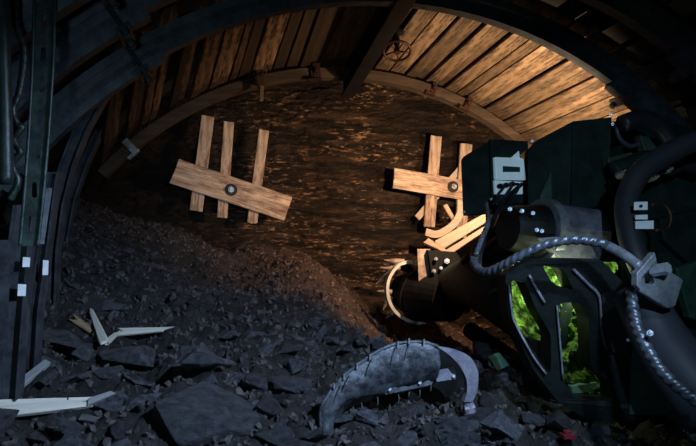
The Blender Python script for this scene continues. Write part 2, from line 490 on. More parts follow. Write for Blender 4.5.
# bell-shaped channel opening outward, with lips
CH = [(-.035, 0), (.035, 0), (.045, .045), (.062, .075), (.075, .11), (.055, .11), (.045, .085), (.03, .05), (.022, .018), (-.022, .018), (-.03, .05), (-.045, .085), (-.055, .11), (-.075, .11), (-.062, .075), (-.045, .045)]
ORD = ['farthest', 'second farthest', 'third farthest', 'fourth farthest', 'nearest']
def clamp(parent, Y, a, cz=1.0, R0=2.5, mat='rib_blue'):
    bm = bmesh.new(); A = R(a)
    er = Vector((math.cos(A), 0, math.sin(A))); et = Vector((-math.sin(A), 0, math.cos(A))); ey = Vector((0, 1, 0))
    c = Vector((0, Y, cz))+er*(R0+0.04)
    rot = Matrix((et, ey, er)).transposed()
    add_box(bm, c-er*0.05, (0.06, 0.19, 0.018), rot)
    for s in (-1, 1):
        add_cyl(bm, c+ey*s*0.08-er*0.09, c+ey*s*0.08+er*0.08, 0.011, n=8)
        add_cyl(bm, c+ey*s*0.08-er*0.085, c+ey*s*0.08-er*0.06, 0.02, n=6)
    return put('rib_clamp', bm, mat, parent)
ribY = [3.2, 2.72, 2.25, 1.8, 1.3]
for k, y in enumerate(ribY):
    t = thing('steel_arch', (0, y, 0), f'dark bell-section steel arch over the tunnel, {ORD[k]} of the full arches from the camera', 'steel arch', 'full steel arches of the tunnel lining')
    put('arch_segment', arch_bm(1.0, 2.44 if y > 3 else 2.49, y, 0, 180, CH), 'rib', t)
    # overlapping inner segments at the shoulders, clamped together
    for a0, a1 in ((34, 58), (122, 146)):
        put('overlap_segment', arch_bm(1.0, 2.41 if y > 3 else 2.455, y, a0, a1, [(d*0.9, r*0.9) for d, r in CH], n=14, legs=False), 'rib', t)
        for a in (a0+3, a1-3): clamp(t, y, a, R0=2.42 if y > 3 else 2.46)
# lagging boards resting on the arches, bay by bay (dark, overhead)
n_l = 0
bays = [(3.2, 2.72), (2.72, 2.25), (2.25, 1.8), (1.8, 1.3)]
sidew = lambda a: 'right' if a < 90 else 'left'
for bi, (ya, yb) in enumerate(bays):
    a = 8.0; cnt = 0
    while a < 172:
        w = random.uniform(0.11, 0.17); da = math.degrees(w/2.62)
        A = R(a+da/2); er = Vector((math.cos(A), 0, math.sin(A)))
        p = Vector((0, 0, 1.0))+er*2.625
        yy0 = ya+0.05+random.uniform(0, .03); yy1 = yb-0.05-random.uniform(0, .03)
        if random.random() > 0.10:
            if bi % 2: p = p+er*0.026
            o = board('lagging_board', p+Vector((0, yy1, 0)), p+Vector((0, yy0, 0)), w, 0.022, -er, 'wood_lag' if a > 50 or random.random() < 0.5 else 'wood_dark', seg=2, bev=0,
                  label=f'dark lagging board above the {ORD[bi]} bay between steel arches', cat='board', group='lagging boards behind the steel arches')
            n_l += 1
        a += da+random.choice([0.3, 0.5, 0.9, 2.0])

# ------------------------------------------------------------------ plank canopy and its lip
LC, LR, LY = 1.045, 2.45, 4.66
lipt = thing('curved_support_band', (0, LY, LC+LR), 'brown curved band holding up the front ends of the roof planks', 'support band')
LIPP = [(-.05, -.075), (.05, -.075), (.05, 0), (-.05, 0)]
def lang(px, py, Y): p = W(px, py, Y); return math.degrees(math.atan2(p.z-LC, p.x))
AL = lang(102, 174, LY)
def lipseg(a0, a1, dr, dy):
    bm = arch_bm(LC, LR+dr, LY+dy, a0, a1, LIPP, n=26, legs=False)
    return put('band_segment', bm, 'lip', lipt)
lipseg(AL, 96, 0, 0); lipseg(97.5, 72, -.012, -.02); lipseg(74, 15, 0, 0)
for a, s in ((lang(128, 144, LY), 1), (96.5, 1.1), (73.5, 0.8), (66, 0.9)):
    A = R(a); er = Vector((math.cos(A), 0, math.sin(A))); et = Vector((-math.sin(A), 0, math.cos(A)))
    bm = bmesh.new(); rot = Matrix((et, Vector((0, 1, 0)), er)).transposed()
    c = Vector((0, LY-0.065, LC))+er*(LR-0.04)
    add_box(bm, c, (0.05*s, 0.03, 0.12*s), rot); add_box(bm, c-er*0.06*s+et*0.02, (0.10*s, 0.05, 0.02), rot)
    add_cyl(bm, c-Vector((0, .04, 0)), c, 0.018*s, n=6)
    put('band_clip', bm, 'rust' if a < 120 else 'grey', lipt, label='small steel clip' )
planks = []
a = AL-0.3
arcs = []
gaps = {3: 3.2}
i = 0
while a > 12:
    w = random.uniform(0.062, 0.10) if a > 98 else random.uniform(0.07, 0.118); da = math.degrees(w/2.47)
    arcs.append((a-da/2, w)); a -= da+random.choice([0.05, 0.1, 0.15, 0.4])
    if i in (1, 5): a -= 1.6 if i == 1 else 2.4
    i += 1
NP = len(arcs)
ords = ['first', 'second', 'third', 'fourth', 'fifth', 'sixth', 'seventh', 'eighth', 'ninth', 'tenth', 'eleventh', 'twelfth', 'thirteenth', 'fourteenth', 'fifteenth', 'sixteenth', 'seventeenth', 'eighteenth', 'nineteenth', 'twentieth', 'twenty-first', 'twenty-second', 'twenty-third', 'twenty-fourth', 'twenty-fifth', 'twenty-sixth', 'twenty-seventh', 'twenty-eighth', 'twenty-ninth', 'thirtieth', 'thirty-first', 'thirty-second', 'thirty-third', 'thirty-fourth', 'thirty-fifth', 'thirty-sixth', 'thirty-seventh', 'thirty-eighth', 'thirty-ninth', 'fortieth']
for i, (a, w) in enumerate(arcs):
    A = R(a); er = Vector((math.cos(A), 0, math.sin(A)))
    lift = random.choice([0, 0, 0.006, 0.02]) + (0.016 if i % 2 else 0)
    p0 = Vector((0, LY+0.10+random.uniform(-.03, .05), LC))+er*(LR+0.018+lift)
    A1 = R(a-max(0, a-98)*0.33); e1 = Vector((math.cos(A1), 0, math.sin(A1)))
    p1 = Vector((0, 3.16, 1.0))+e1*(2.62+lift)
    if 96 < a < 104 or i in (6, 13, 17, 22): mt, cw = 'wood_dark', 'blackened'
    else: mt, cw = ('wood_red' if a > 100 else 'wood_roof'), 'brown'
    tone = 'reddish brown' if a > 95 else 'golden brown'
    if cw == 'blackened': tone = 'blackened'
    if i < NP/2: lab = f'{tone} roof plank, {ords[i]} from the left end of the plank canopy'
    else: lab = f'{tone} roof plank, {ords[NP-1-i]} from the right end of the plank canopy'
    tw = 1.10 if a < 98 else 0.80
    o = board('canopy_plank', p0, p1, w, 0.026, -er, mt, taper=tw, jag=0.008, seg=6, bev=0.003, label=lab, cat='plank', group='planks of the roof canopy')

# ------------------------------------------------------------------ monorail beam with handwheel
b0 = W(350, 84, 4.85); b1 = W(450, -60, 2.3)
b0.z = 3.22; b1.z = 3.22
b0 = W(347, 88, 4.85); b1 = b0 + (W(395, 6, 3.35)-b0)*1.6
bt = thing('overhead_rail_beam', b0, 'dark steel I-beam rail slanting under the plank roof', 'beam')
ax = (b1-b0).normalized(); sd = ax.cross(Vector((0, 0, 1))).normalized(); nu = sd.cross(ax)
rot = Matrix((ax, sd, nu)).transposed(); mid = (b0+b1)/2; L = (b1-b0).length
bm = bmesh.new()
add_box(bm, mid-nu*0.075, (L, 0.10, 0.014), rot); put('lower_flange', bm, 'beam', bt)
bm = bmesh.new(); add_box(bm, mid+nu*0.075, (L, 0.10, 0.014), rot); put('upper_flange', bm, 'beam', bt)
bm = bmesh.new(); add_box(bm, mid, (L, 0.012, 0.15), rot)
for q in range(6): add_box(bm, b0+ax*(0.06+q*0.3), (0.012, 0.085, 0.14), rot)
put('web', bm, 'beam', bt)
# wheel
wc = W(397, 51, 3.9); wt = thing('valve_handwheel', wc, 'small rusty five-spoke handwheel hanging beside the overhead rail', 'handwheel')
bm = bmesh.new(); wn = (CAM-wc).normalized()*0.8+Vector((0, 0, -1.25)); wn.normalize()
wx = wn.cross(Vector((0, 0, 1))).normalized(); wy = wn.cross(wx)
wr = 0.092
add_tube(bm, [wc+(wx*math.cos(t*math.pi/12)+wy*math.sin(t*math.pi/12))*wr for t in range(25)], 0.0095, 8, smoothn=2)
put('rim', bm, 'rust', wt, smooth=True)
for q in range(5):
    t = q*2*math.pi/5+0.4; dd = wx*math.cos(t)+wy*math.sin(t)
    tube('spoke', [wc+dd*0.012, wc+dd*wr], 0.006, 'rust', wt, n=6)
bm = bmesh.new(); add_cyl(bm, wc-wn*0.02, wc+wn*0.02, 0.02, n=12); put('hub', bm, 'rust', wt)
bm = bmesh.new(); e = W(397, 26, 3.9); add_cyl(bm, wc-wn*0.02, wc-wn*0.05, 0.014, n=10); add_cyl(bm, wc-wn*0.05, e+Vector((0, .05, 0)), 0.02, 0.03, n=10)
add_box(bm, e+Vector((0, .05, 0)), (0.12, 0.09, 0.07)); put('valve_body', bm, 'beam', wt)

# splintered block hanging from the lip
ht = thing('hanging_wood_block', W(262, 84, LY-0.1), 'splintered wood block hanging in wire from the curved band', 'wood block')
board('block', W(258, 66, LY-.11), W(262, 88, LY-.11), 0.06, 0.04, Vector((0, -1, 0)), 'wood_dark', ht, jag=.012, seg=3)
board('splinter', W(262, 86, LY-.12), W(261, 101, LY-.12), 0.032, 0.02, Vector((0, -1, 0)), 'wood_roof', ht, jag=.006, seg=3)
tube('wire_loop', [W(255, 70, LY-.14), W(262, 76, LY-.15), W(268, 68, LY-.14), W(262, 62, LY-.14), W(255, 70, LY-.14)], 0.005, 'rust', ht, n=6)

# ------------------------------------------------------------------ boards bolted to the coal face
def bolted_boards(label, specs, cross, boltp, Yb, group):
    c = W(*boltp, Yb); t = thing('bolted_board_brace', c, label, 'board brace', group)
    for (a, b, w, m) in specs:
        board('upright_board', W(*a, Yb+0.035), W(*b, Yb+0.035), w, 0.03, Vector((0, -1, 0)), m, t, jag=.004, seg=5)
    (a, b, w, m) = cross
    board('cross_board', W(*a, Yb), W(*b, Yb), w, 0.035, Vector((0.04, -1, 0)), m, t, jag=.006, seg=8, warp=0.004)
    bm = bmesh.new(); d = Vector((0, -1, 0))
    add_cyl(bm, c+d*0.015, c+d*0.028, 0.055, 0.05, n=24)
    p = put('bolt_plate', bm, 'beam', t, label='round black washer plate')
    bm = bmesh.new(); add_cyl(bm, c+d*0.028, c+d*0.055, 0.026, n=6); add_cyl(bm, c+d*0.05, c+d*0.085, 0.012, n=10)
    put('bolt', bm, 'grey', p)
    bm = bmesh.new(); add_cyl(bm, c, c-d*0.35, 0.011, n=8); put('bolt_rod', bm, 'beam', t)
YB = 5.12
bolted_boards('three upright boards bolted under a tilted cross board on the left of the coal face',
    [((208, 116), (196, 211), 0.105, 'wood_board'), ((229, 122), (222, 218), 0.085, 'wood_board'), ((264, 130), (252, 223), 0.085, 'wood_board')],
    ((174, 171), (288, 209), 0.215, 'wood_board'), (231, 190), YB, 'board braces bolted to the coal face')
bolted_boards('pale upright boards bolted under a cross board beside the machine on the coal face',
    [((436, 136), (429, 227), 0.105, 'wood_board'), ((466, 144), (460, 238), 0.115, 'wood_board')],
    ((393, 178), (484, 194), 0.18, 'wood_board'), (452, 187), YB, 'board braces bolted to the coal face')
board('diagonal_slat', W(417, 218, YB+.075), W(470, 158, YB+.075), 0.06, 0.022, Vector((0, -1, 0)), 'wood_fresh', jag=.01,
      label='thin pale slat wedged diagonally behind the right-hand boards', cat='slat')

# broken pale wood by the cutter head
sp = [((426, 236), (452, 231), (474, 210), .05, 'bent pale wood strip curling below the right-hand boards', 'wood_fresh', 4.75),
      ]
tpts = [W(426, 232, 4.8), W(438, 234, 4.8), W(452, 226, 4.8), W(460, 214, 4.8), W(461, 200, 4.85)]
P = catmull(tpts, 5); bm = bmesh.new(); rows = []
for i, p in enumerate(P):
    d = (P[min(i+1, len(P)-1)]-P[max(i-1, 0)]).normalized(); s = d.cross(Vector((0, 1, 0))).normalized()*0.03
    rows.append([bm.verts.new(p+s), bm.verts.new(p-s), bm.verts.new(p-s+Vector((0, .02, 0))), bm.verts.new(p+s+Vector((0, .02, 0)))])
for a, b in zip(rows, rows[1:]):
    for j in range(4): bm.faces.new((a[j], a[(j+1) % 4], b[(j+1) % 4], b[j]))
bm.faces.new(rows[0]); bm.faces.new(rows[-1][::-1])
put('bent_wood_strip', bm, 'wood_fresh', label='bent pale wood strip curling below the right-hand boards', cat='wood strip')
board('split_board', W(436, 247, 4.7), W(487, 217, 4.5), 0.10, 0.02, Vector((-.2, -1, .5)), 'wood_fresh', jag=.03, taper=.7, label='broad pale split board leaning on the machine front', cat='split board')
board('split_board', W(441, 257, 4.6), W(489, 226, 4.4), 0.055, 0.02, Vector((-.2, -1, .5)), 'wood_fresh', jag=.02, taper=.6, label='narrow pale split board just below the broad one at the machine front', cat='split board')
board('broken_wood_chunk', W(424, 240, 4.72), W(446, 252, 4.6), 0.06, 0.03, Vector((0, -1, .4)), 'wood_board', jag=.03, taper=.6, label='short brown broken wood chunk above the cutter head plate', cat='wood chunk')
board('wood_sliver', W(445, 205, 4.9), W(456, 224, 4.85), 0.04, 0.02, Vector((0, -1, .2)), 'wood_board', jag=.015, label='short brown wood sliver between the two right-hand uprights', cat='wood sliver')

# ------------------------------------------------------------------ roadheader
rh = thing('roadheader', W(600, 440, 2.6), 'dark green and black tunnelling machine with cutting boom filling the right side', 'mining machine')
def pl(pts, Y): return [W(x, y, Y(x) if callable(Y) else Y) for x, y in pts]
def bolt(p, r, parent, d=None, mat='bolt', h=0.015):
    d = d or (CAM-p).normalized(); bm = bmesh.new()
    add_cyl(bm, p, p+d*h, r, n=6); add_cyl(bm, p+d*h, p+d*h*1.5, r*0.6, r*0.4, n=10)
    return put('bolt', bm, mat, parent)
# cutter head: drum, picks, mounting plate, hoop
dc0 = W(424, 296, 4.25); dc1 = W(404, 291, 4.55)
bm = bmesh.new(); add_cyl(bm, dc0, dc1, 0.20, 0.13, n=28); add_cyl(bm, W(450, 300, 3.95), dc0, 0.15, 0.19, n=24)
drum = put('cutter_drum', bm, 'dull_black', rh)
for (a, b, r) in [((404, 262), (384, 260), .022), ((400, 268), (381, 268), .018), ((394, 272), (376, 284), .026), ((392, 292), (377, 291), .018), ((391, 296), (383, 310), .024),
                  ((396, 310), (386, 318), .02), ((425, 262), (418, 252), .02), ((418, 322), (412, 334), .02)]:
    bm = bmesh.new(); p, q = W(*a, 4.4), W(*b, 4.42); add_cyl(bm, p, p.lerp(q, .5), r*1.1, r, n=10); add_cyl(bm, p.lerp(q, .5), q, r*.9, .003, n=10)
    put('cutter_pick', bm, 'pick' if a[0] < 410 else 'black', drum)
hp = [W(x, y, 4.22) for x, y in [(413, 262), (401, 264), (393, 272), (388, 284), (389, 299), (395, 311), (405, 319), (417, 323), (427, 322)]]
bm = bmesh.new(); P = catmull(hp, 5); rows = []
for i, p in enumerate(P):
    d = (P[min(i+1, len(P)-1)]-P[max(i-1, 0)]).normalized(); s = d.cross(Vector((0, 1, 0))).normalized()*0.011
    e = Vector((0, .06, 0)); rows.append([bm.verts.new(p+s), bm.verts.new(p-s), bm.verts.new(p-s+e), bm.verts.new(p+s+e)])
for a, b in zip(rows, rows[1:]):
    for j in range(4): bm.faces.new((a[j], a[(j+1) % 4], b[(j+1) % 4], b[j]))
bm.faces.new(rows[0]); bm.faces.new(rows[-1][::-1])
put('hoop', bm, 'hoop', rh, label='bare shiny steel hoop')
plate('head_plate', pl([(417, 249), (427, 249), (433, 262), (436, 308), (424, 308), (419, 290)], 4.1), Vector((0.06, .10, 0)), 'pick', rh, bev=.004, label='worn brown edge plate')
bm = bmesh.new(); add_prism(bm, pl([(428, 250), (456, 252), (468, 268), (470, 312), (437, 310)], 4.05), Vector((0.03, .25, 0))); put('gear_housing', bm, 'dull_black', rh)
for x, y, r in [(436, 259, .014), (434, 271, .016), (441, 268, .012), (447, 261, .020), (450, 270, .010)]: bolt(W(x, y, 4.03), r, rh, mat='grey' if x < 440 else 'bolt')
# boom: tapering dark body from the head to the turret
bm = bmesh.new()
add_tube(bm, [W(452, 285, 4.1), W(475, 282, 3.6), W(500, 285, 3.2), W(540, 300, 2.85), W(600, 320, 2.55)], lambda t: 0.13+0.15*t, 24)
put('boom', bm, 'machine', rh, smooth=True)
bm = bmesh.new(); add_tube(bm, [W(480, 262, 3.6), W(500, 245, 3.2), W(530, 232, 2.85)], lambda t: 0.07+0.05*t, 20)
put('boom_cylinder_rod', bm, 'black', rh, smooth=True)
for (a, b, c_, r) in [((463, 262), (478, 245), (505, 222), .02), ((470, 272), (486, 250), (512, 228), .016), ((474, 286), (492, 262), (520, 240), .018)]:
    tube('hydraulic_pipe', [W(*a, 3.4), W(*b, 3.1), W(*c_, 2.8)], r, 'machine', rh)
for (a, b, r) in [((470, 330), (560, 392), .05)]:
    bm = bmesh.new(); add_cyl(bm, W(*a, 3.5), W(*b, 2.7), r, n=14); put('lower_strut', bm, 'dull_black', rh, smooth=False)
# grey cylinder with flange
q0, q1 = W(545, 232, 2.55), W(590, 238, 2.55)
ca = (q1-q0).normalized(); ca = (ca+Vector((0, .10, .03))).normalized()
bm = bmesh.new(); add_cyl(bm, q0, q0+ca*0.26, 0.135, 0.135, n=36); put('slew_cylinder', bm, 'boom_grey', rh, smooth=False)
bm = bmesh.new(); add_cyl(bm, q0-ca*0.03, q0+ca*0.015, 0.155, 0.155, n=36); add_cyl(bm, q0-ca*0.05, q0-ca*0.02, 0.10, n=30)
fl = put('flange', bm, 'grey', rh)
bm = bmesh.new(); add_cyl(bm, q0-ca*0.034, q0-ca*0.20, 0.125, 0.10, n=30); put('cylinder_end', bm, 'black', rh)
for x, y in [(510, 209), (522, 211), (533, 213), (537, 230), (542, 231)]: bolt(W(x, y, 2.42), .010, fl)
bm = bmesh.new(); add_cyl(bm, q0+ca*0.26, q0+ca*0.40, 0.11, n=24); put('cylinder_neck', bm, 'black', rh)
plate('support_gusset', pl([(538, 238), (560, 236), (592, 246), (600, 262), (640, 300), (628, 306), (590, 275), (560, 258)], 2.42), Vector((0, .05, 0)), 'boom_grey', rh, bev=.004)

# openwork frame
fy = lambda x: 2.36-(x-505)/165*0.34
outer = [(505, 276), (518, 266), (532, 259), (566, 258), (600, 259), (624, 283), (633, 327), (655, 370), (671, 419), (592, 422), (559, 403), (534, 371), (509, 318)]
w1 = [(511, 280), (525, 282), (536, 309), (551, 334), (551, 376), (535, 353), (514, 321)]
w2 = [(558, 303), (581, 302), (589, 318), (591, 369), (607, 379), (613, 387), (613, 402), (574, 398), (563, 380)]
w3 = [(542, 265), (563, 268), (574, 291), (553, 284)]
plate('openwork_frame', pl(roundloop(outer, .12), fy), Vector((0.01, .10, 0)), 'frame', rh, holes=[pl(roundloop(w, .2), fy) for w in (w1, w2, w3)], bev=.004, label='black steel frame with open windows')
def edge_bar(pts, r=.0055, mat='grey', dy=-.012):
    tube('worn_edge', [W(x, y, fy(x)+dy) for x, y in pts], r, mat, rh, n=8, smoothn=4)
edge_bar([(509, 284), (512, 312), (516, 325), (533, 356), (546, 374)], .005, 'boom_grey')
edge_bar([(529, 275), (536, 288), (545, 303)], .006, 'boom_grey')
edge_bar([(557, 305), (559, 330), (561, 352), (563, 378)], .004, 'boom_grey')
edge_bar([(573, 269), (588, 284), (600, 298), (602, 330), (607, 350)], .007, 'boom_grey')
# recessed step on the frame
plate('frame_step', pl(roundloop([(601, 292), (620, 290), (628, 330), (630, 357), (610, 352), (604, 328)], .2), lambda x: fy(x)-.02), Vector((0, .03, 0)), 'black', rh, bev=.004)
# bright green dirty interior seen through the windows
bm = bmesh.new(); n = 40
g = [[None]*(n+1) for _ in range(n+1)]
for j in range(n+1):
    for i in range(n+1):
        y = 262+142*j/n; xl = 508 if y < 315 else 508+(y-315)*.52; x = xl+(618-xl)*i/n; g[j][i] = bm.verts.new(W(x, y, fy(x)+.22+.05*noise.fractal(Vector((x*.06, y*.06, 0)), .8, 2, 4)))
for j in range(n):
    for i in range(n): bm.faces.new((g[j][i], g[j][i+1], g[j+1][i+1], g[j+1][i]))
put('inner_guard', bm, 'green', rh, label='bright green dirty inner guard')
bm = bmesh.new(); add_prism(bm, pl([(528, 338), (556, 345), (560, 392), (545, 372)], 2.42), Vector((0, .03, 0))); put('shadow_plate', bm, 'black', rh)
plate('mint_bar', pl([(571, 386), (597, 382), (606, 384), (607, 388), (600, 391), (573, 394)], 2.40), Vector((0, .03, 0)), 'mint', rh, bev=.003)
plate('mint_block', pl([(594, 389), (606, 386), (611, 393), (606, 401), (593, 399)], 2.37), Vector((0, .03, 0)), 'machine_lit', rh, bev=.003)
plate('lower_panel', pl([(632, 345), (645, 335), (662, 380), (669, 416), (630, 415)], lambda x: fy(x)-.012), Vector((0, .01, 0)), 'machine_lit', rh, bev=.003)
bolt(W(628, 340, fy(628)-.03), .007, rh)

# control box and cabinet
cb = plate('control_box', pl([(491, 140), (527, 142), (531, 205), (527, 212), (463, 216), (461, 160), (464, 156)], 3.02), Vector((.13, .26, .02)), 'machine', rh, bev=.006)
plate('box_door', pl([(490, 139), (528, 141), (530, 203), (492, 205)], 3.0), Vector((0, .02, 0)), 'machine', cb, bev=.003)
plate('meter_panel', pl([(495, 157), (524, 158), (526, 180), (496, 179)], 2.97), Vector((0, .03, 0)), 'white', cb, bev=.004, label='white meter panel')
plate('meter_screen', pl([(503, 166), (520, 167), (520, 172), (503, 172)], 2.966), Vector((0, .006, 0)), 'lcd', cb, label='small dark green display')
plate('connector_panel', pl([(495, 180), (523, 182), (523, 194), (496, 194)], 2.975), Vector((0, .03, 0)), 'white', cb, bev=.003, label='white connector plate')
plate('paper_flap', pl([(511, 158), (519, 151), (520, 159)], 2.97), Vector((0, .01, 0)), 'white', cb)
plate('painted_reflection', pl([(520, 155), (531, 147), (534, 150), (524, 159)], 2.96), Vector((0, .012, 0)), 'orange', cb, bev=.002, label='orange patch standing in for a lamp reflection')  # orange plate stands in for the reflection of the work lamp
for s in range(3):
    bm = bmesh.new(); c = W(501+6*s, 186-s, 2.95); add_cyl(bm, c, c+Vector((0, .04, 0)), .014, n=14); add_tube(bm, [c, c+Vector((.01*s, -.03, -.01)), W(497+8*s, 196, 2.94), W(493+3*s, 205, 2.92)], .008, 8)
    put('cable_gland', bm, 'rubber', cb, smooth=True)
tube('box_cable', [W(522, 184, 2.95), W(514, 191, 2.93), W(505, 200, 2.9), W(497, 212, 2.86), W(488, 232, 2.8), W(481, 252, 2.7), W(479, 266, 2.5)], .011, 'rubber', rh)
for x, y in [(491, 199), (464, 212)]: bolt(W(x, y, 2.99), .008, cb, mat='grey')
cab = plate('cabinet', pl([(573, 121), (612, 117), (608, 206), (571, 210)], 2.72), Vector((.10, .34, 0)), 'machine', rh, bev=.005)
plate('cabinet_side', pl([(527.5, 150), (535, 141), (573, 121), (571, 210), (528, 209)], lambda x: 2.86-(x-535)/38*.13), Vector((.08, .10, 0)), 'machine', cab, bev=.005)
plate('cabinet_side_panel', pl([(540, 196), (551, 172), (552, 204), (541, 206)], lambda x: 2.84-(x-535)/38*.13), Vector((0, .01, 0)), 'machine_lit', cab)
for x, y in [(532, 141), (611, 115), (613, 124)]: bolt(W(x, y, 2.7 if x > 560 else 3.1), .009, cab)
plate('rear_cover', pl([(604, 122), (640, 118), (672, 122), (760, 150), (760, 240), (604, 240)], 3.05), Vector((.05, .10, 0)), 'machine', rh, bev=.01)
tube('lifting_loop', [W(x, y, 2.65) for x, y in [(640, 144), (630, 146), (621, 140), (617, 130), (621, 121), (633, 118), (650, 120)]], .012, 'rubber_grey', rh)
tube('thick_cable', [W(x, y, 2.6) for x, y in [(622, 124), (640, 119), (658, 126), (670, 142), (680, 160), (700, 168)]], .045, 'rubber', rh)
tube('thick_cable', [W(x, y, 2.62) for x, y in [(612, 172), (628, 166), (648, 160), (668, 168), (690, 150), (705, 140)]], .05, 'machine', rh)
for k in range(7):
    x, y = 618+k*7, 176-4*math.sin(k*1.3)
    bm = bmesh.new(); c = W(x, y, 2.5); add_cyl(bm, c, c+Vector((.01, -.05, .01)), .018, n=8); add_cyl(bm, c+Vector((.01, -.05, .01)), c+Vector((.012, -.065, .012)), .011, n=8); put('hose_fitting', bm, 'beam' if k % 2 else 'grey', rh)
plate('green_bracket', pl([(608, 158), (632, 152), (640, 166), (620, 176), (609, 172)], 2.66), Vector((0, .05, 0)), 'machine_lit', rh, bev=.004)
plate('green_bracket', pl([(640, 135), (664, 140), (662, 158), (648, 160)], 2.7), Vector((0, .05, 0)), 'machine_lit', rh, bev=.004)
# rear body on the far right
plate('rear_body', pl([(604, 178), (650, 160), (720, 175), (720, 440), (640, 440), (600, 300)], 2.75), Vector((.05, .5, 0)), 'machine', rh, bev=.02)
plate('rear_body_panel', pl([(660, 218), (720, 205), (720, 262), (690, 264), (664, 240)], 2.70), Vector((0, .06, 0)), 'machine', rh, bev=.008)
plate('rear_green_panel', pl([(676, 268), (720, 255), (720, 330), (690, 318)], 2.6), Vector((0, .05, 0)), 'machine_lit', rh, bev=.008)
# thick bent hose
tube('thick_bent_hose', [W(x, y, Y) for x, y, Y in [(720, 135, 2.3), (690, 143, 2.3), (660, 158, 2.3), (638, 175, 2.28), (627, 200, 2.25), (628, 225, 2.2), (634, 250, 2.15), (646, 275, 2.1), (665, 300, 2.0)]], .048, 'hose_rubber', rh, n=20)
tg = None
for (x0, y0, x1, y1) in [(635, 202, 648, 210), (636, 215, 648, 219.5), (636, 221, 654, 229)]:
    plate('white_tag', pl([(x0, y0), (x1, y0-.5), (x1, y1), (x0, y1)], 2.12), Vector((0, .008, 0)), 'tag', rh, bev=.002, label='small white tag')
bm = bmesh.new(); c = W(640.5, 206, 2.115); add_cyl(bm, c, c+Vector((0, -.006, 0)), .006, n=12); put('tag_eyelet', bm, 'rubber', rh)
tube('wire_loop', [W(x, y, 2.3) for x, y in [(652, 204), (664, 204), (671, 214), (668, 228), (656, 230)]], .007, 'rust', rh, n=8)
# braided hoses
tube('braided_hose', [W(x, y, Y) for x, y, Y in [(476, 246, 2.6), (474, 262, 2.45), (483, 272, 2.3), (500, 267, 2.2), (520, 256, 2.12), (545, 245, 2.06), (572, 240, 2.0), (600, 243, 1.95), (622, 254, 1.88), (641, 268, 1.8)]],
     .0125, 'hose', rh, n=20, helix=.5, pitch=.032, starts=2, smoothn=8, label='spirally wound steel hose')
tube('braided_hose', [W(x, y, Y) for x, y, Y in [(486, 204, 2.75), (488, 222, 2.6), (481, 240, 2.5), (476, 255, 2.45)]], .009, 'hose', rh, n=16, helix=.4, pitch=.03, starts=2)
tube('hose_ferrule', [W(608, 246, 1.93), W(624, 255, 1.87), W(640, 267, 1.8)], .018, 'grey', rh, n=16)
tube('braided_hose', [W(x, y, Y) for x, y, Y in [(631, 290, 1.85), (633, 308, 1.82), (638, 330, 1.78), (650, 354, 1.72), (668, 378, 1.66), (700, 404, 1.58)]],
     .014, 'hose', rh, n=20, helix=.5, pitch=.030, starts=2, label='spirally wound steel hose')
bolt(W(650, 333, 1.72), .011, rh)
# grey bracket with bolt
brk = plate('hose_bracket', pl([(637, 273), (655, 252), (657, 262), (684, 280), (676, 306), (668, 309), (640, 292)], 1.80), Vector((.01, .045, 0)), 'grey', rh, bev=.006, label='worn grey angle bracket',
      holes=[pl([(645, 275), (652, 271), (655, 284), (646, 284)], 1.80)])
plate('bracket_flange', pl([(637, 273), (655, 252), (657, 260), (642, 277), (641, 290), (637, 286)], 1.775), Vector((0, .03, 0)), 'grey', brk, bev=.003)
bm = bmesh.new(); c = W(652, 271, 1.80); add_cyl(bm, c, c+Vector((.02, -.055, .012)), .020, n=6); put('bracket_bolt', bm, 'bolt', brk)
# big near arm
bm = bmesh.new(); add_tube(bm, [W(636, 290, 2.0), W(655, 330, 1.92), (W(680, 368, 1.82)), W(720, 415, 1.7)], lambda t: .085+.03*t, 22)
put('near_arm', bm, 'rubber_grey', rh, smooth=True)
# track frame and body reaching the ground below the picture
bm = bmesh.new(); add_prism(bm, pl([(592, 424), (720, 418), (760, 560), (600, 560)], 2.35), Vector((.05, .6, 0))); put('chassis', bm, 'black', rh)
bm = bmesh.new(); c = W(650, 470, 2.5); add_box(bm, Vector((1.05, 2.5, 0.62)), (.75, 1.2, 1.24)); put('crawler_base', bm, 'black', rh)

# ------------------------------------------------------------------ fallen sheet hood in the foreground
hd = thing('sheet_metal_hood', W(400, 420, 2.6), 'curved dusty grey sheet-metal hood lying on the rubble in the foreground', 'metal hood')
A_ = [(321, 434), (321, 408), (335, 386), (348, 372), (363, 361), (378, 351), (395, 344), (409, 342), (424, 342), (438, 346)]
B_ = [(333, 434), (337, 418), (347, 406), (360, 402), (374, 398), (386, 394.5), (398, 392), (410, 389.5), (422, 387), (433, 384)]
bm = bmesh.new(); rows = []
NS = 10
for i in range(len(A_)):
    a = W(*A_[i], 2.42); b = W(*B_[i], 2.52); row = []
    for k in range(NS+1):
        t = k/NS; p = a.lerp(b, t)
        p += Vector((0, -.05, .0))*math.sin(math.pi*t)*1.0 + Vector((0, .012, .012))*noise.noise(Vector((i*.9, k*.7, 0)))
        row.append(p)
    rows.append(row)
rows2 = []
for k in range(NS+1):
    rows2.append(catmull([r[k] for r in rows], 5))
V = [[bm.verts.new(p+Vector((0, .006, .006))*noise.fractal(p*22, .8, 2, 3)) for p in r] for r in rows2]
for a, b in zip(V, V[1:]):
    for i in range(len(a)-1): bm.faces.new((a[i], a[i+1], b[i+1], b[i]))
o = put('shell', bm, 'hood', hd, smooth=True); md = o.modifiers.new('s', 'SOLIDIFY'); md.thickness = .012; md.offset = 0
shell_o = o
tube('rim', catmull([W(*p, 2.415) for p in A_], 4), .007, 'hood', hd, n=8, smoothn=1)
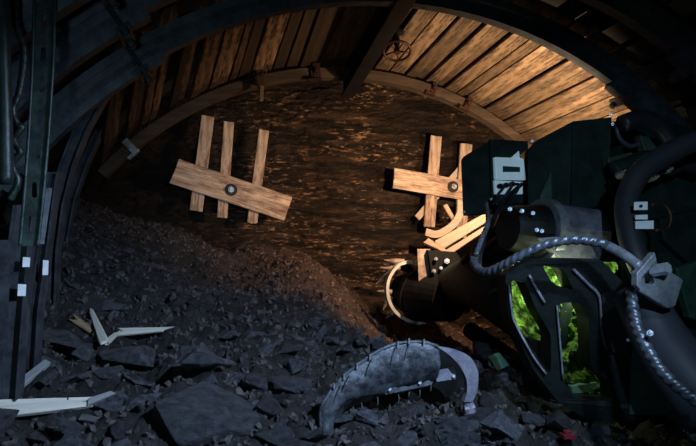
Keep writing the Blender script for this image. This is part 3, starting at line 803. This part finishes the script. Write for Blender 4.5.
# side flange on the right
fa = [(440, 347), (456, 350), (470, 357), (478, 372), (477, 392), (472, 402)]; fb = [(436, 346), (448, 354), (459, 365), (466, 378), (467, 392), (464, 402)]
bm = bmesh.new(); rows = [catmull([W(*p, 2.40) for p in fa], 5), catmull([W(*p, 2.40) for p in fb], 5)]
V = [[bm.verts.new(p) for p in r] for r in rows]
V2 = [[bm.verts.new(p+Vector((0, .03, 0))) for p in r] for r in rows]; n = len(V[0])
for i in range(n-1):
    bm.faces.new((V[0][i], V[0][i+1], V[1][i+1], V[1][i])); bm.faces.new((V2[0][i+1], V2[0][i], V2[1][i], V2[1][i+1]))
    bm.faces.new((V[0][i+1], V[0][i], V2[0][i], V2[0][i+1])); bm.faces.new((V[1][i], V[1][i+1], V2[1][i+1], V2[1][i]))
bm.faces.new((V[0][0], V[1][0], V2[1][0], V2[0][0])); bm.faces.new((V[0][-1], V2[0][-1], V2[1][-1], V[1][-1]))
put('side_flange', bm, 'boom_grey', hd, smooth=False)
bm = bmesh.new(); add_cyl(bm, W(468, 402, 2.42), W(470, 412, 2.42), .022, .026, n=12); add_cyl(bm, W(464, 409, 2.41), W(474, 407, 2.41), .014, n=8); put('flange_bolt', bm, 'boom_grey', hd)
plate('rivet_strip', pl([(384, 385), (430, 376), (434, 381), (432, 385), (386, 395), (382, 392)], 2.475), Vector((0, .012, 0)), 'hood', hd, bev=.002)
plate('small_plate', pl([(433, 372), (455, 367), (457, 379), (437, 382)], 2.46), Vector((0, .012, 0)), 'boom_grey', hd, bev=.002)
for x, y, Y in [(389, 389, 2.475), (419, 382.5, 2.475), (453, 376, 2.46)]:
    bm = bmesh.new(); c = W(x, y, Y); add_cyl(bm, c, c+Vector((0, -.012, .002)), .010, .007, n=14); put('stud', bm, 'bolt', hd, label='bright round stud')
for i, (x, y) in enumerate([(334, 386), (344, 377), (357, 366), (370, 357), (398, 344), (409, 341), (424, 342)]):
    bm = bmesh.new(); c = W(x, y-1, 2.40); add_cyl(bm, c+Vector((0, 0, -.014)), c+Vector((0, 0, .008)), .004, n=6); put('rim_tab', bm, 'grey', hd)
for i, (x, y, l) in enumerate([(352, 403, 8), (361, 401, 11), (377, 396, 9), (398, 392, 12), (408, 389, 8), (419, 387, 10), (430, 384, 7)]):
    tube('torn_thread', [W(x, y, 2.50), W(x+1, y+l/2, 2.495), W(x+.5, y+l, 2.50)], .0028, 'hood', hd, n=6)
for i, (x, y, x2, y2) in enumerate([(341, 384, 338, 398), (350, 374, 346, 386), (372, 358, 369, 372), (396, 346, 394, 360), (409, 344, 408, 356)]):
    tube('weld_seam', [W(x, y, 2.405), W((x+x2)/2, (y+y2)/2, 2.38), W(x2, y2, 2.375)], .0022, 'hood', hd, n=6)
# black sheet added as the shade in the hollow under the hood
bm = bmesh.new(); add_prism(bm, pl([(345, 440), (350, 410), (385, 396), (424, 348), (444, 349), (462, 360), (468, 385), (464, 440)], 2.70), Vector((0, .03, 0))); put('hollow_shade_sheet', bm, 'black', hd)
tube('root_stick', [W(388, 444, 2.35), W(398, 440, 2.35), (W(405, 435, 2.36))], .004, 'wood_grey', n=6, label='thin grey twig below the metal hood at the bottom edge', cat='twig')

# ------------------------------------------------------------------ left side: perforated strap, tubes, posts, stickers
sy = 2.2
def strap_w(y):
    t = y/245.0
    return (34-14*max(0, t)**1.6 if t > 0 else 34), (55-17*max(0, t)**1.6 if t > 0 else 55)
ys = [-60, 0, 60, 120, 180, 220, 246]
loop = [(strap_w(y)[0], y) for y in ys]+[(strap_w(y)[1], y) for y in reversed(ys)]
holes = []
for y in [-40, -8, 22, 55, 84, 118, 151, 190, 224]:
    a, b = strap_w(y); c = (a+b)/2; hw = 3.0; hh = 8.0
    hl = [(c+hw*math.cos(t*math.pi/5)-y*0.0, y+(hh-hw)*(1 if 0 <= t <= 5 else -1)+hw*math.sin(t*math.pi/5)) for t in range(10)]
    holes.append(pl(hl, sy))
pt = thing('perforated_strap', W(44, -60, sy), 'green perforated steel strap with long slots hanging in front of the left wall', 'steel strap')
plate('strap_plate', pl(loop, sy), Vector((0, .006, 0)), 'strap', pt, holes=holes)
for s in (0, 1):
    tube('folded_edge', [W(strap_w(y)[s], y, sy-.006) for y in ys], .006, 'strap', pt, n=8)
tube('green_tube', [W(-1, -60, 1.95), W(3, 60, 1.95), W(5, 130, 1.95), W(6, 184, 1.95)], .022, 'tube_green', n=16, label='green steel tube hanging at the extreme left edge', cat='tube')
tube('twisted_cable', [W(x, y, 2.1) for x, y in [(17, -20), (15, 20), (24, 50), (20, 90), (13, 110), (17, 124), (22, 128), (14, 140), (20, 152), (12, 165), (18, 182), (10, 200)]], .010, 'tube_green', n=10, helix=.2, pitch=.03,
     label='dark green twisted cable looping between the green tube and the strap', cat='cable')
def post(name, lab, pts, w, Y, mat, d=.08):
    L_ = [(x-w/2, y) for x, y in pts]+[(x+w/2, y) for x, y in reversed(pts)]
    t = thing(name, W(*pts[-1], Y), lab, 'steel post')
    bm = bmesh.new(); add_prism(bm, pl(L_, Y), Vector((-.01, .012, 0)))
    put('post_face', bm, mat, t)
    for s in (-1, 1):
        ll = [(x+s*w/2-1.2, y) for x, y in pts]+[(x+s*w/2+1.2, y) for x, y in reversed(pts)]
        bm = bmesh.new(); add_prism(bm, pl(ll, Y-.03), Vector((0, d, 0))); put('post_edge', bm, mat, t)
    return t
p1 = post('steel_post', 'wide grey-blue steel post low at the left edge carrying two white stickers', [(24, 205), (18, 250), (10, 345), (6, 400)], 20, 2.6, 'rib_blue')
p2 = post('steel_post', 'narrow steel post just right of the wide left post with one tall white sticker', [(53, 172), (50, 190), (43, 245), (34, 310), (30, 370)], 9, 2.9, 'rib_blue')
post('arch_leg', 'wider curved blue-grey arch leg between the perforated strap and the roof planks', [(122, 66), (98, 98), (80, 130), (66, 166), (56, 205), (50, 250), (47, 330)], 13, 3.5, 'rib_blue')
post('arch_leg', 'thin curved blue-grey arch leg hugging the left end of the roof planks', [(112, 110), (97, 134), (83, 165), (71, 200), (64, 240), (60, 300)], 6, 4.2, 'rib_blue')
plate('pale_strip', pl([(44, 188), (52, 188), (44, 244), (38, 244)], 2.84), Vector((0, .006, 0)), 'grey', p2)
plate('timber_strut', pl([(0, 240), (10, 240), (8, 345), (-6, 345)], 2.4), Vector((-.02, .05, 0)), 'rib_blue', label='bluish flat steel strut cut by the left edge of the picture', cat='strut')
for (x0, y0, x1, y1, Y) in [(23, 257, 30, 267, 2.56), (18, 284, 26, 296, 2.56), (43, 260, 48.5, 275, 2.83)]:
    plate('sticker', roundloop_pts if False else pl([(x0, y0), (x1, y0+.5), (x1-.6, y1), (x0-.6, y1)], Y), Vector((0, .004, 0)), 'tag', p1 if x0 < 40 else p2, label='white reflective sticker')

# wood splinters on the rubble
def on_heap(px, py):
    d = (W(px, py, 3)-CAM).normalized(); h = HEAP.ray_cast(CAM, d)
    return h[0] if h[0] else W(px, py, 3)
def stick(name, a, b, w, th, mat, lab, cat, lift=.03, taper=.7, jag=.03, nrm=None, warp=0):
    pa, pb = on_heap(*a)+Vector((0, 0, lift)), on_heap(*b)+Vector((0, 0, lift))
    pa.y = (pa.y+pb.y)/2 if abs(pa.y-pb.y) > .5 else pa.y
    return board(name, pa, pb, w, th, nrm or Vector((0, -.8, .7)), mat, taper=taper, jag=jag, seg=7, warp=warp, label=lab, cat=cat)
stick('split_plank', (-4, 419), (91, 411), .075, .02, 'wood_pale', 'long whitish split plank lying at the bottom left edge', 'split plank', lift=.035, taper=.55, jag=.05)
stick('wood_splinter', (120, 337), (168, 334), .045, .014, 'wood_pale', 'pale flat wood splinter pointing right on the dark rubble', 'wood splinter', lift=.025, taper=.45, jag=.05)
stick('wood_splinter', (104, 348), (91, 316), .045, .018, 'wood_pale', 'frayed pale splinter standing up left of the flat one', 'wood splinter', lift=.03, taper=.5)
stick('wood_splinter', (106, 348), (117, 338), .03, .018, 'wood_pale', 'short pale splinter bridging the frayed and the flat splinters', 'wood splinter', lift=.025, taper=.5)
stick('wood_chip', (73, 323), (91, 336), .04, .016, 'wood_roof', 'small yellowish wood chip left of the frayed splinter', 'wood chip', lift=.025, taper=.8)
stick('wood_splinter', (82, 425), (122, 433), .03, .014, 'wood_grey', 'small grey splinter below the long whitish plank', 'wood splinter', lift=.03)
stick('wood_splinter', (4, 406), (48, 370), .045, .025, 'wood_grey', 'grey stick leaning above the long whitish plank', 'wood splinter', lift=.035)
stick('wood_splinter', (86, 412), (112, 402), .03, .02, 'wood_grey', 'grey stub at the right tip of the long whitish plank', 'wood splinter', lift=.035)

# ------------------------------------------------------------------ coal lumps
def rock_mesh(name, seed, flat=1.0):
    rs = random.Random(seed); bm = bmesh.new()
    for i in range(11):
        v = Vector((rs.gauss(0, 1), rs.gauss(0, 1), rs.gauss(0, 1))).normalized()*rs.uniform(.40, .58)
        v.z *= flat; v.x *= rs.uniform(.9, 1.1); bm.verts.new(v)
    bmesh.ops.convex_hull(bm, input=bm.verts)
    for v in [v for v in bm.verts if not v.link_faces]: bm.verts.remove(v)
    bmesh.ops.bevel(bm, geom=bm.edges[:], offset=.012, segments=1, affect='EDGES')
    bmesh.ops.triangulate(bm, faces=bm.faces)
    bmesh.ops.subdivide_edges(bm, edges=bm.edges, cuts=1, use_grid_fill=True)
    for v in bm.verts:
        v.co += v.co.normalized()*0.035*noise.fractal(v.co*4+Vector((seed, 0, 0)), .8, 2, 3)
    bmesh.ops.recalc_face_normals(bm, faces=bm.faces)
    me = bpy.data.meshes.new(name); bm.to_mesh(me); bm.free()
    return me
RM = [rock_mesh('coal_lump', s, random.choice([.45, .6, .75, .9])) for s in range(16)]
for m in RM: m.materials.append(MAT['coal'])
placed = []
def lump(x, y, s, label, group, mesh=None, mat=None, name='coal_lump', tilt=.5, sq=None, cat='coal lump'):
    me = mesh or random.choice(RM)
    o = bpy.data.objects.new(name, me); COL.objects.link(o)
    z = ground(x, y)
    o.location = (x, y, z+s*0.10); o.rotation_euler = (random.uniform(-tilt, tilt), random.uniform(-tilt, tilt), random.uniform(0, 6.28))
    o.scale = sq or (s, s*random.uniform(.7, 1), s*random.uniform(.6, .95))
    o['label'] = label; o['category'] = cat
    if group: o['group'] = group
    placed.append((x, y, s)); return o
# notable pieces, each by itself
slabm = rock_mesh('coal_slab', 101, .35); slabm.materials.append(MAT['coal_slab'])
def at(px, py): h = on_heap(px, py); return h.x, h.y
big = [((200, 436), .46, 'big flat grey coal slab at the bottom, left of the metal hood', slabm, (0.66, .50, .40)),
       ((340, 422), .13, 'rounded grey coal lump beneath the left end of the metal hood', None, None),
       ((366, 424), .14, 'upright grey coal lump inside the opening of the metal hood', None, None),
       ((205, 368), .27, 'pale-edged coal block above the big flat slab', None, None),
       ((292, 352), .17, 'coal block left of the metal hood top on the slope', None, None),
       ((268, 412), .20, 'dark coal block between the big slab and the metal hood', None, None),
       ((130, 366), .32, 'broad dark coal block below the flat pale splinter', None, None),
       ((60, 352), .32, 'large smooth dark coal boulder left of the pale splinters', None, None),
       ((490, 405), .20, 'grey coal slab leaning right of the metal hood', slabm, (.22, .14, .2)),
       ((540, 412), .18, 'dark coal slab below the machine frame', slabm, (.2, .13, .2)),
       ((275, 440), .18, 'pale coal lump cut by the bottom edge left of the hood', None, None),
       ((110, 310), .18, 'dark coal block above the flat pale splinter', None, None)]
for (p, s, lab, me, sq) in big:
    x, y = at(*p); o = lump(x, y, s, lab, None, me, sq=sq, tilt=.25)
    if s > .4: o.rotation_euler = (.40, .06, .35); o.location.z += .03
cand = 0
zones = [('dark bluish coal lump in the loose rubble at the bottom left', 'coal lumps at the bottom left'),
         ('dark bluish coal lump in the loose rubble left of the metal hood', 'coal lumps left of the metal hood'),
         ('small coal lump on the slope below the left-hand boards', 'coal lumps on the upper slope'),
         ('dark coal lump in the shade right of the metal hood', 'coal lumps under the machine')]
sizes = sorted([random.uniform(.05, .085)**1 if random.random() < .55 else random.uniform(.085, .21) for _ in range(296)], reverse=True)
def vis(x, y, z):
    v = Vector((x, y, z))-CAM; d = v.dot(fw)
    return 348+F*v.dot(rt)/d, 223-F*v.dot(up)/d
for s in sizes:
    for tr in range(60):
        y = 1.95+2.6*random.random()**1.9; x = random.uniform(-2.4, 1.45)
        px, py = vis(x, y, hz(x, y))
        if not (-30 < px < 600 and py < 460): continue
        if s > .10 and y > 3.6-6*(s-.10): continue
        if 325 < px < 465 and 352 < py < 440 and s > .09: continue
        if 60 < px < 172 and 300 < py < 345 and s > .08: continue
        if px < 120 and 395 < py < 425 and s > .07: continue
        if all((x-a)**2+(y-b)**2 > ((s+c)*.36)**2 for a, b, c in placed): break
    else: continue
    px, py = vis(x, y, hz(x, y))
    k = 3 if px > 470 else (2 if py < 335 else (0 if px < 160 else 1))
    lump(x, y, s, *zones[k])
# small glossy nuggets near the bottom, right of centre
wm = [rock_mesh('glossy_coal_nugget', 200+i, .8) for i in range(4)]
for m in wm: m.materials.append(MAT['coal_wet'])
for i in range(46):
    px, py = random.uniform(418, 515), random.uniform(424, 450)
    if py < 418+abs(px-450)*.15: continue
    x, y = at(px, py)
    o = lump(x, y, random.uniform(.022, .04), 'glossy black coal nugget in the glinting patch below the metal hood', 'glossy nuggets below the hood', random.choice(wm), name='coal_nugget'); o.location.z += .012
x, y = at(563, 441)
bm = bmesh.new(); c = Vector((x, y-.03, ground(x, y)+.03)); add_box(bm, c, (.05, .04, .015)); add_cyl(bm, c, c+Vector((0, 0, .02)), .016, n=12)
put('red_cap', bm, 'red', label='small red plastic piece on the rubble at the bottom under the machine', cat='plastic piece')
x, y = at(500, 362)
plate('green_scrap_plate', pl([(490, 359), (501, 355), (509, 365), (498, 371)], 2.62), Vector((0, .02, .01)), 'machine_lit', label='small pale green metal scrap between the metal hood and the machine frame', cat='metal scrap')

# fine gravel, uncountable
bm = bmesh.new()
base = []
for s in range(6):
    t = bmesh.new(); rs = random.Random(500+s)
    for i in range(8):
        v = Vector((rs.gauss(0, 1), rs.gauss(0, 1), rs.gauss(0, .7))).normalized()*rs.uniform(.4, .55); t.verts.new(v)
    bmesh.ops.convex_hull(t, input=t.verts)
    t.verts.ensure_lookup_table(); t.verts.index_update()
    vs = [v.co.copy() for v in t.verts]; fs = [[v.index for v in f.verts] for f in t.faces]; base.append((vs, fs)); t.free()
verts = []; faces = []
from mathutils import Euler
for i in range(12000):
    y = 1.9+3.35*random.random(); x = random.uniform(-2.5, 1.7)
    s = random.uniform(.012, .045) if random.random() < .85 else random.uniform(.04, .07)
    if y > 4.2: s *= .75
    vs, fs = random.choice(base); z = ground(x, y)
    rm = Euler((random.uniform(0, 6), random.uniform(0, 6), random.uniform(0, 6))).to_matrix()
    b0_ = len(verts); off = Vector((x, y, z+s*.15)); sq = Vector((1, random.uniform(.6, 1), random.uniform(.4, .8)))
    verts += [tuple(rm @ Vector((v.x*sq.x, v.y*sq.y, v.z*sq.z))*s+off) for v in vs]
    faces += [[b0_+k for k in f] for f in fs]
bm.free()
me = bpy.data.meshes.new('coal_gravel'); me.from_pydata(verts, [], faces)
link('coal_gravel', me, 'gravel', label='countless small coal chips scattered over the whole slope', cat='coal gravel', kind='stuff')

# ------------------------------------------------------------------ lights
def spot(name, loc, tgt, power, color, size, blend=.6, rad=.05):
    l = bpy.data.lights.new(name, 'SPOT'); l.energy = power; l.color = color; l.spot_size = R(size); l.spot_blend = blend; l.shadow_soft_size = rad
    o = bpy.data.objects.new(name, l); COL.objects.link(o); o.location = loc
    o.rotation_euler = (Vector(tgt)-Vector(loc)).to_track_quat('-Z', 'Y').to_euler(); return o
def point(name, loc, power, color, rad=.03):
    l = bpy.data.lights.new(name, 'POINT'); l.energy = power; l.color = color; l.shadow_soft_size = rad
    o = bpy.data.objects.new(name, l); COL.objects.link(o); o.location = loc; return o
lampp = W(556, 178, 3.42)
spot('machine_work_lamp', lampp, lampp+Vector((-.04, .80, .8)), 115, (1.0, 0.68, 0.42), 152, .8, .03)
spot('machine_face_lamp', W(492, 166, 3.42), W(380, 270, 5.2), 180, (1.0, 0.64, 0.40), 126, 1.0, .03)
spot('cap_lamp', (.15, .75, 2.95), W(235, 415, 2.5), 390, (0.52, 0.70, 1.0), 80, 1.0, .02)
spot('board_fill_spot', (-.6, .1, 2.4), W(220, 185, 5.1), 210, (0.85, 0.93, 1.0), 20, 1.0, .04)  # added spot, brightens the left board brace
spot('machine_fill_spot', (-.2, .2, 2.7), W(625, 265, 2.5), 66, (0.50, 0.76, 1.0), 56, .9, .03)  # added cool spot, lifts the dark machine side
spot('arch_fill_spot', (-1.2, -.3, 2.0), W(120, 60, 2.8), 20, (0.55, 0.80, 1.0), 70, 1.0, .05)  # added spot behind the camera, brings out the arches at upper left
point('cool_fill_point', (-1.5, -.6, 2.2), 7, (0.45, 0.75, 1.0), .1)  # added soft blue fill for the deepest darks
point('guard_fill_point', W(575, 330, fy(575)+.14)+Vector((0, 0, .18)), 2.2, (0.9, 1.0, .55), .02)  # added light, brightens the green guard behind the windows
point('guard_fill_point', W(522, 300, fy(522)+.15), 0.7, (0.9, 1.0, .55), .02)  # second added light, for the left window
w = bpy.data.worlds.new('world'); sc.world = w; w.use_nodes = True
w.node_tree.nodes['Background'].inputs[0].default_value = (.35, .55, .8, 1); w.node_tree.nodes['Background'].inputs[1].default_value = .02
